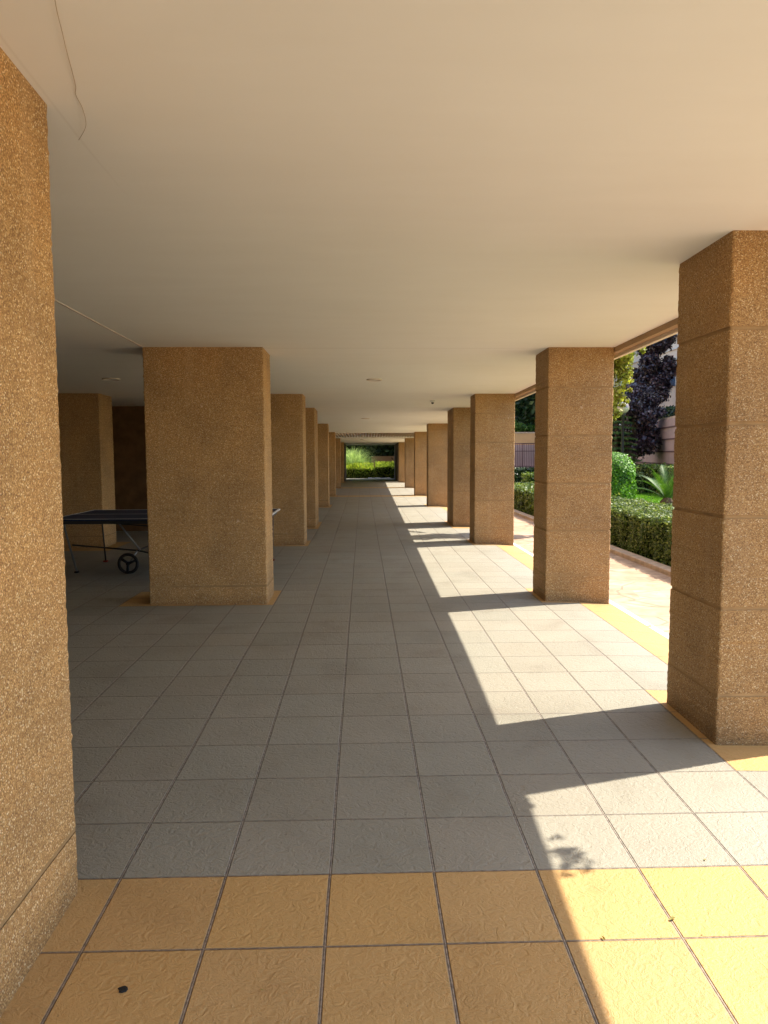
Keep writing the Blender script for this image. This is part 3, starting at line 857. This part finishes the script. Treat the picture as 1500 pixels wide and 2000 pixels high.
# purple-leaved plums
tree('purple_leaf_tree', 36.7, 84, 6.6, 12.4, 3.0, 19000, .20, M_LPUR, 'dark purple leaved tree rising from the planter before the windows', 'purple leaved trees', .30, .33, seed=3, nb=50)
tree('purple_leaf_tree', 27.9, 67, .3, 10.4, 3.1, 19000, .17, M_LPUR, 'dark purple leaved tree hanging low behind the globe lamp', 'purple leaved trees',   .16, .34, seed=5, nb=48)

# vine-clad trunk behind the hedge: its shadow crosses the floor by the third pillar
vt = empty('vine_clad_tree', (12.95, 29.7, -.1), 'slender tree clad in yellow green leaves beside the globe lamp', 'tree')
m = MB(); m.tube([(12.0, 29.7, -.3), (12.1, 29.75, 4.5), (12.65, 29.7, 8), (12.75, 29.8, 13)], [.16, .14, .13, .08], 10)
for a in (.5, 1.7, 3.1, 4.4, 5.5): m.tube([(12.8, 29.75, 10.5), (12.8 + .4 * math.cos(a), 29.75 + .4 * math.sin(a), 12.2), (12.8 + .9 * math.cos(a), 29.75 + .9 * math.sin(a), 12.9)], [.08, .05, .02], 6)
m.build('trunk', M_TRUNK, vt, smooth=True)
bl = []
rd = random.Random(4)
for k in range(46):
    zz = 5.5 + 6.0 * (k / 45.0)
    rr_ = .14 + .72 * min(1, (zz - 5.2) / 3.5)
    a = rd.uniform(0, 6.28)
    bl.append((12.85 + rr_ * .8 * math.cos(a), 29.7 + rr_ * .8 * math.sin(a), zz, rr_ * rd.uniform(.4, .62), 1.2))
for k in range(8):
    a = rd.uniform(0, 6.28); q = rd.uniform(.2, .8)
    bl.append((12.8 + q * math.cos(a), 29.7 + q * math.sin(a), rd.uniform(12.0, 13.4), rd.uniform(.4, .7), .8))
for k in range(34):
    zz = rd.uniform(5.6, 11.6); a = rd.uniform(-1.4, 1.4); q = (.14 + .72 * min(1, (zz - 5.2) / 3.5)) * rd.uniform(1.1, 1.7)
    bl.append((12.85 + q * math.cos(a), 29.7 + q * math.sin(a), zz, rd.uniform(.12, .24), .7))
for k in range(14):
    zz = rd.uniform(7.0, 11.4); bl.append((12.7 + rd.uniform(-.5, .5), 29.7 + rd.uniform(-.4, .4), zz, rd.uniform(.4, .6), 1.0))
blob_crown(bl, 17000, .085, M_LYEL, vt, 'foliage', aspect=.6, droop=1.0)

# globe lamp
def lamp(x, y, z, label):
    t = empty('street_lamp', (x, y, z), label, 'street lamp')
    m = MB(); m.lathe((x, y, z), [(.2, -.2), (.2, .1), (.13, .25), (.12, 7.1), (.19, 7.15), (.24, 7.3), (.24, 7.36)], 16); m.build('post', M_DSTEEL, t, smooth=True)
    m = MB(); m.lathe((x, y, z + 7.86), [(.001, -.52)] + [(.52 * math.sin(a), -.52 * math.cos(a)) for a in [math.pi * k / 20 for k in range(1, 11)]], 28); gl = m.build('lower_globe', GLOBE, t, smooth=True)
    m = MB(); m.lathe((x, y, z + 7.862), [(.525 * math.cos(a), .525 * math.sin(a)) for a in [math.pi / 2 * k / 10 for k in range(10)]] + [(.001, .525)], 28); m.build('upper_globe', CAPM, t, smooth=True)
    return t
GLOBE = flat('globe_acrylic', (0.52, 0.46, 0.30), 0.2, 0.6, .04)
CAPM = flat('globe_cap', (0.22, 0.18, 0.19), 0.25, 0.7, .08)
lamp(23.6, 58.25, 0.0, 'garden lamp with a globe head among the trees')

# conifer with layered boughs
cf = empty('conifer_tree', (25.75, 66, .3), 'layered green conifer rising behind the lamp post', 'tree')
m = MB(); m.tube([(25.75, 66, 0), (25.75, 66, 10.5)], [.28, .05], 10)
cen_, nr_ = [], []
for k in range(17):
    z = 1.3 + k * .52
    L = 3.0 * (1 - k / 19.0) + .25
    for q in range(11):
        a = q * 2 * math.pi / 11 + k * .7 + RNG.uniform(-.15, .15)
        ll = L * RNG.uniform(.75, 1.1)
        m.tube([(25.75, 66, z), (25.75 + ll * .6 * math.cos(a), 66 + ll * .6 * math.sin(a), z + .03), (25.75 + ll * math.cos(a), 66 + ll * math.sin(a), z - .12 * ll)], [.05, .03, .012], 5)
        nn = int(95 * ll)
        u = RNG.uniform(.12, 1.02, nn); sd = RNG.normal(0, .16, nn) * (1.15 - u)
        px = 25.75 + ll * u * math.cos(a) - sd * math.sin(a) * 1.8; py = 66 + ll * u * math.sin(a) + sd * math.cos(a) * 1.8
        cen_.append(np.stack([px, py, z - .12 * ll * u ** 2 - np.abs(RNG.normal(0, .06, nn))], 1))
        nr_.append(np.tile([0, 0, 1.0], (nn, 1)))
m.build('trunk', M_TRUNK, cf, smooth=True)
leaf_mesh('foliage', M_LCON, np.concatenate(cen_), np.concatenate(nr_), .11, cf, up=.5, aspect=.28)

# round topiary
tb = empty('round_topiary_bush', (18.3, 45.4, .2), 'bright green clipped dome bush standing on the lawn', 'bush')
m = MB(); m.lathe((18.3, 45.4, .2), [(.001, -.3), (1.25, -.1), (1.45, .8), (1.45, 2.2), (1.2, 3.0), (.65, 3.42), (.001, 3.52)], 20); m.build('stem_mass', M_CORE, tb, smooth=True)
n = 17000
th = RNG.uniform(0, 6.283, n); tz = RNG.uniform(-.02, 1, n)
zz = tz * 3.7
rad = np.where(zz < 2.1, 1.52 + .07 * np.sin(zz * 2.3), 1.55 * np.sqrt(np.clip(1 - ((zz - 2.1) / 1.62) ** 2, 0, 1)))
rad = rad + .05 * np.sin(th * 5 + zz * 3) - np.abs(RNG.normal(0, .07, n)) + RNG.uniform(0, .1, n) + np.where(RNG.uniform(0, 1, n) < .04, RNG.uniform(.03, .22, n), 0)
pos = np.stack([18.3 + rad * np.cos(th), 45.4 + rad * np.sin(th), .2 + zz], 1)
nrm = np.stack([np.cos(th), np.sin(th), np.clip((zz - 1.6) / 1.5, 0, 2)], 1)
leaf_mesh('foliage', M_LBALL, pos, nrm, .085, tb, up=.5)

# sago palm
def sago(x, y, z, label):
    t = empty('sago_palm', (x, y, z), label, 'palm')
    m = MB(); m.lathe((x, y, z), [(.30, -.2), (.42, .2), (.46, .5), (.40, .85), (.2, 1.05), (.001, 1.1)], 14); m.build('trunk', M_SOIL, t)
    for k in range(15):
        a = k * 2.399 + .5; el = math.radians(78 - 50 * (k / 15.0) + RNG.uniform(-6, 6)); L = RNG.uniform(2.1, 2.6)
        pts = []
        for q in range(14):
            u = q / 13
            e = el - u * u * .75
            if q == 0: p = Vector((x + .1 * math.cos(a), y + .1 * math.sin(a), z + 1.0))
            else: p = p + Vector((math.cos(a) * math.cos(e), math.sin(a) * math.cos(e), math.sin(e))) * (L / 13)
            pts.append(p.copy())
        m = MB(); m.tube(pts, [.032 * (1 - .8 * q / 13) for q in range(14)], 5)
        side = Vector((-math.sin(a), math.cos(a), 0))
        for q in range(2, 52):
            u = q / 52 * 13; i = min(12, int(u)); p = pts[i].lerp(pts[i + 1], u - i); d = (pts[i + 1] - pts[i]).normalized()
            w_ = .36 * math.sin(math.pi * min(1, (q / 52) * .88 + .1)) + .05
            for s_ in (-1, 1):
                e = p + side * s_ * w_ * .8 + d * w_ * .85 + Vector((0, 0, .18 * w_))
                bb = d * .024
                m.add([p - bb, p + bb, e], [(0, 1, 2)])
        m.build('frond', M_LPAL, t)
    return t
sago(18.4, 36.0, .15, 'sago palm with stiff arching fronds on the lawn edge')

# pampas grass at the far exit
pp = empty('pampas_grass', (-.4, 110.5, 0), 'tall pale pampas grass fountain at the left of the far exit', 'grass plant')
m = MB()
for k in range(2600):
    a = RNG.uniform(0, 6.283); el = math.radians(RNG.uniform(48, 88)); L = RNG.uniform(3.4, 6.4); bx, by = RNG.normal(0, .5, 2)
    p = Vector((-1.2 + bx, 111.8 + by, .2)); pr_ = None; pts = []
    for q in range(8):
        u = q / 7; e = el - u * u * 1.7
        pts.append(p.copy()); p = p + Vector((math.cos(a) * math.cos(e), math.sin(a) * math.cos(e), math.sin(e))) * (L / 7)
    w_ = Vector((-math.sin(a), math.cos(a), 0)) * .03
    vs = [];
    for q, p_ in enumerate(pts): vs += [p_ - w_ * (1 - q / 7.5), p_ + w_ * (1 - q / 7.5)]
    m.add(vs, [(2 * q, 2 * q + 1, 2 * q + 3, 2 * q + 2) for q in range(7)])
m.build('blades', M_LPAM, pp)

# spray hanging off the facade edge: its leaves dapple the near floor
hv = empty('hanging_vine', (7.2, 2.4, 6.6), 'leafy vine tips hanging from the roof edge', 'vine')
m = MB(); m.tube([(7.2, 3.4, 8.2), (7.2, 2.9, 7.4), (7.17, 2.3, 6.8), (7.16, 1.8, 6.62)], [.03, .02, .012, .006], 6); m.tube([(7.25, 2.9, 7.4), (7.2, 2.5, 7.0), (7.16, 2.3, 6.75)], [.02, .012, .006], 6)
m.build('stem', M_TRUNK, hv, smooth=True)
n = 185
cents = [(7.16, 1.68, 6.50, .09, 1), (7.24, 1.55, 6.46, .10, 1), (7.18, 1.45, 6.5, .07, 1), (7.36, 1.62, 6.5, .06, 1), (7.08, 2.62, 6.5, .06, 1), (7.1, 2.75, 6.52, .06, 1), (7.30, 1.38, 6.44, .06, 1), (7.26, 1.72, 6.50, .08, 1), (7.20, 1.95, 6.52, .06, 1), (7.40, 1.50, 6.46, .06, 1), (7.14, 1.3, 6.5, .06, 1)]
blob_crown(cents, n, .045, M_LYEL, hv, 'foliage')
hv2 = empty('hanging_vine', (7.2, 31, 6.4), 'vine tips on the roof edge over the third garden pillar', 'vine')
m = MB(); m.tube([(7.2, 31.5, 8.0), (7.25, 30.9, 7.0), (7.4, 30.7, 6.4)], [.03, .02, .01], 6); m.build('stem', M_TRUNK, hv2, smooth=True)
blob_crown([(7.3, 31.0, 6.35, .2, 1), (7.6, 30.6, 6.3, .2, .8), (7.9, 30.3, 6.35, .16, .8)], 320, .07, M_LYEL, hv2, 'foliage')

# ------------------------------------------------------------------ garden walls, railings, far building
def poly_wall(name, p0, p1, th, z0, z1, grooves, label, mm):
    """wall from plan point p0 to p1 with recessed horizontal grooves"""
    a = Vector((*p0, 0)); b_ = Vector((*p1, 0)); d = (b_ - a).normalized(); nrm_ = Vector((-d.y, d.x, 0))
    t = empty(name, ((a.x + b_.x) / 2, (a.y + b_.y) / 2, z0), label, 'wall')
    m = MB(); zs = [z0] + grooves + [z1]
    def slab(mb, zz0, zz1, ins, k=0):
        A = a + d * ins + nrm_ * ins; B = b_ - d * ins + nrm_ * ins; A2 = a + d * ins + nrm_ * (th - ins); B2 = b_ - d * ins + nrm_ * (th - ins)
        mb.add([(A.x, A.y, zz0), (B.x, B.y, zz0), (B2.x, B2.y, zz0), (A2.x, A2.y, zz0), (A.x, A.y, zz1), (B.x, B.y, zz1), (B2.x, B2.y, zz1), (A2.x, A2.y, zz1)],
               [(0, 1, 5, 4), (1, 2, 6, 5), (2, 3, 7, 6), (3, 0, 4, 7), (4, 5, 6, 7), (3, 2, 1, 0)], k)
    for k in range(len(zs) - 1):
        slab(m, zs[k] + (.06 if k else 0), zs[k + 1] - (.06 if k < len(zs) - 2 else 0), 0)
        if k: slab(m, zs[k] - .07, zs[k] + .07, .06, 1)
    m.build('wall_face', [mm, M_WALLD], t)
    m = MB(); A = a - nrm_ * .08; B = b_ - nrm_ * .08; A2 = a + nrm_ * (th + .08); B2 = b_ + nrm_ * (th + .08)
    m.add([(A.x, A.y, z1 + .003), (B.x, B.y, z1 + .003), (B2.x, B2.y, z1 + .003), (A2.x, A2.y, z1 + .003), (A.x, A.y, z1 + .2), (B.x, B.y, z1 + .2), (B2.x, B2.y, z1 + .2), (A2.x, A2.y, z1 + .2)],
          [(0, 1, 5, 4), (1, 2, 6, 5), (2, 3, 7, 6), (3, 0, 4, 7), (4, 5, 6, 7), (3, 2, 1, 0)])
    m.build('coping', M_KERB, t)
    return t

poly_wall('garden_wall', (34.8, 83.6), (29.5, 56.0), -1.0, 0.0, 7.1, [1.6, 2.75, 3.95, 5.15, 6.3], 'mauve retaining wall with dark horizontal grooves', M_WALLM)
poly_wall('garden_wall', (6.0, 96.0), (36.0, 96.0), 1.0, 0.0, 6.6, [5.2], 'tan and mauve wall behind the railing across the garden', M_TAN)

def railing(x0, x1, y0, y1, z0, z1, n_, label):
    t = empty('railing', ((x0 + x1) / 2, (y0 + y1) / 2, z0), label, 'railing')
    m = MB()
    for zz in (z0 + .12, z1, z0 + (z1 - z0) * .68): m.tube([(x0, y0, zz), (x1, y1, zz)], .05, 6)
    m.build('rail', M_RAIL, t)
    for k in range(n_ + 1):
        u = k / n_; x = x0 + (x1 - x0) * u; y = y0 + (y1 - y0) * u
        m = MB(); m.tube([(x, y, z0), (x, y, z1)], .032 if k % 8 else .07, 5); m.build('baluster', M_RAIL, t)
railing(18.5, 29.0, 94, 94, 1.9, 5.15, 42, 'maroon bar railing seen between the third and second garden pillars')
m = MB(); m.box(15, 33.5, 94.3, 95.98, 0, 1.9); m.box(15, 33.5, 95.7, 95.99, 1.9, 5.0)
tag(m.build('low_wall', M_WALLM), 'mauve base wall carrying the maroon railing', 'wall')
railing(33.6, 31.8, 80.5, 71.0, .6, 3.6, 16, 'maroon stair railing against the mauve grooved wall')

# planter shrubs above the retaining wall
hedge('planter_shrubs', 33.2, 38.5, 58.0, 83.0, 6.6, 2.1, 22, .2, M_LDK, 'dark feathery shrubs on top of the mauve wall')
m = MB(); m.add([(31, 55, 6.7), (48, 55, 6.7), (48, 100, 6.7), (36, 100, 6.7)], [(0, 1, 2, 3)])
m.box(36, 48, 55, 100, 0, 6.65)
tag(m.build('planter_ground', M_SOIL), 'raised planter soil behind the retaining wall', 'ground', kind='structure')

# apartment house opposite
ab = empty('apartment_house', (50, 105, 6), 'apricot apartment house with railed windows beyond the purple tree', 'building')
m = MB(); m.box(43.5, 70, 60, 122, 5, 34); m.build('wall', M_APRI, ab)
m = MB(); m.box(43.3, 43.49, 60, 122, 18.0, 18.25); m.build('cornice', M_TRIM, ab)
for zz in (6.3, 13.0, 19.7, 26.4):
    for y in (73.0, 83.0, 92.9, 103.0, 112.0):
        m = MB(); m.box(43.25, 43.45, y, y + .35, zz, zz + 3.9); m.box(43.25, 43.45, y + 3.65, y + 4.0, zz, zz + 3.9); m.box(43.25, 43.45, y + .36, y + 3.64, zz + 3.5, zz + 3.9)
        wd = m.build('window', M_TRIM, ab)
        m = MB(); m.box(43.38, 43.46, y + .36, y + 3.64, zz, zz + 3.49); m.build('pane', M_GLASSW, wd)
        m = MB(); m.tube([(43.0, y, zz + 1.6), (43.0, y + 4, zz + 1.6)], .05, 5); m.tube([(43.0, y, zz + .1), (43.0, y + 4, zz + .1)], .05, 5)
        for k in range(12): m.tube([(43.0, y + .1 + k * .345, zz + .1), (43.0, y + .1 + k * .345, zz + 1.6)], .025, 4)
        m.build('window_railing', M_DSTEEL, wd)

# far screens of trees
GT = 'broad trees behind the garden walls'
k = 0
for (x, y, h, r, lm, lab) in ((14, 104, 20, 8, M_LDK, 'dark broad tree left behind the railing wall'),
                              (24, 103, 19, 7, M_LDK, 'dark broad tree directly above the railing wall'),
                              (33, 108, 22, 8, M_LDK, 'dark broad tree at the corner of the mauve wall'),
                              (-10, 122, 22, 9, M_LDK, 'dark tree filling the left of the far exit'),
                              (-1, 126, 20, 9, M_LDK, 'dark tree filling the middle of the far exit'),
                              (8, 122, 22, 9, M_LDK, 'dark tree above the brown wall at the far exit'),
                              (-20, 124, 20, 9, M_LDK, 'dark tree outside the far left corner')):
    k += 1
    tree('broadleaf_tree', x, y, 0, h, r, 12000, .42, lm, lab, GT, .5, .14, seed=20 + k, nb=44)
sb = empty('green_shrub', (22.3, 97.5, 5.5), 'bright green shrub spilling over the tan wall above the railing', 'shrub')
m = MB(); m.tube([(22.3, 98, 5.5), (22.3, 98, 7.4)], .12, 6); m.build('stem', M_TRUNK, sb)
blob_crown([(21.5, 97.6, 7.8, 1.1, .8), (23.0, 97.6, 7.5, .9, .7), (24.4, 97.8, 7.4, .7, .7), (20.3, 97.8, 7.9, .9, .8)], 2500, .16, M_LMID, sb, 'foliage')
m = MB(); m.box(1.8, 16, 117, 118, 0, 3.4)
tag(m.build('brick_wall', M_BROWNW), 'brown wall behind the far right hedge', 'wall')
m = MB()
for k in range(110):
    x, y = RNG.uniform(1.2, 4.6), RNG.uniform(106.2, 107.1); r = RNG.uniform(.05, .16)
    m.lathe((x, y, .0), [(r, 0), (r * .9, r * .5), (.5 * r, r * .8), (.001, r * .85)], 7)
tag(m.build('white_stones', M_PEB, smooth=True), 'white stones strewn along the foot of the far hedge', 'stones', kind='stuff')

# bits of dry leaf on the tiles
GD = 'dry leaf bits on the tiles'
for i, (x, y, s_, lab) in enumerate([(3.01, -.77, .04, 'curled dry leaf lying on the long joint of the sunlit ochre tiles'),
                        (2.33, -.99, .028, 'small dry leaf on the cross joint of the sunlit ochre tiles'),
                        (6.95, 9.67, .06, 'dry leaf on the pale path edging between the near pillars'),
                        (3.71, .10, .022, 'tiny dry leaf bit where gray tiles meet sunlit ochre')]):
    m = MB(); z = zf(y) + zx(x) + .004
    a = i * 1.3 + .4
    def P_(u, v, h_): return (x + (u * math.cos(a) - v * math.sin(a)) * s_, y + (u * math.sin(a) + v * math.cos(a)) * s_, z + h_ * s_)
    m.add([P_(-1, 0, .1), P_(-.4, -.35, .5), P_(.4, -.3, .45), P_(1, 0, .25), P_(.4, .3, .5), P_(-.4, .35, .4), P_(0, 0, .02)],
          [(0, 1, 6), (1, 2, 6), (2, 3, 6), (3, 4, 6), (4, 5, 6), (5, 0, 6)])
    tag(m.build('dry_leaf', M_DRY), lab, 'leaf', GD)
n = 260
lx = np.concatenate([7.4 + 3.0 * RNG.beta(3.2, 1.2, 200), RNG.uniform(-2, 5, 60)]); ly = np.concatenate([RNG.uniform(7.5, 34, 200), RNG.uniform(-2, 26, 60)])
lz = np.array([zf(y) - .16 if x > 7 else zf(y) for x, y in zip(lx, ly)]) + .008
sz = np.where(lx > 7, .035, .010)
tag(leaf_mesh('leaf_litter', M_DRY, np.stack([lx, ly, lz], 1), np.tile([0, 0, 1.0], (n, 1)), sz, up=.12), 'small yellowed leaves and crumbs scattered along the path and tiles', 'leaf litter', kind='stuff')
m = MB()
m.lathe((-1.52, -1.42, zf(-1.42) + .002), [(.038, 0), (.033, .006), (.015, .009), (.001, .009)], 9)
m.v = [(-1.52 + (v[0] + 1.52) * (1 + .3 * math.sin(5 * math.atan2(v[1] + 1.42, v[0] + 1.52))), v[1], v[2]) for v in m.v]
tag(m.build('gum_spot', M_BLACK), 'flattened black gum spot on the shaded ochre tile', 'gum')
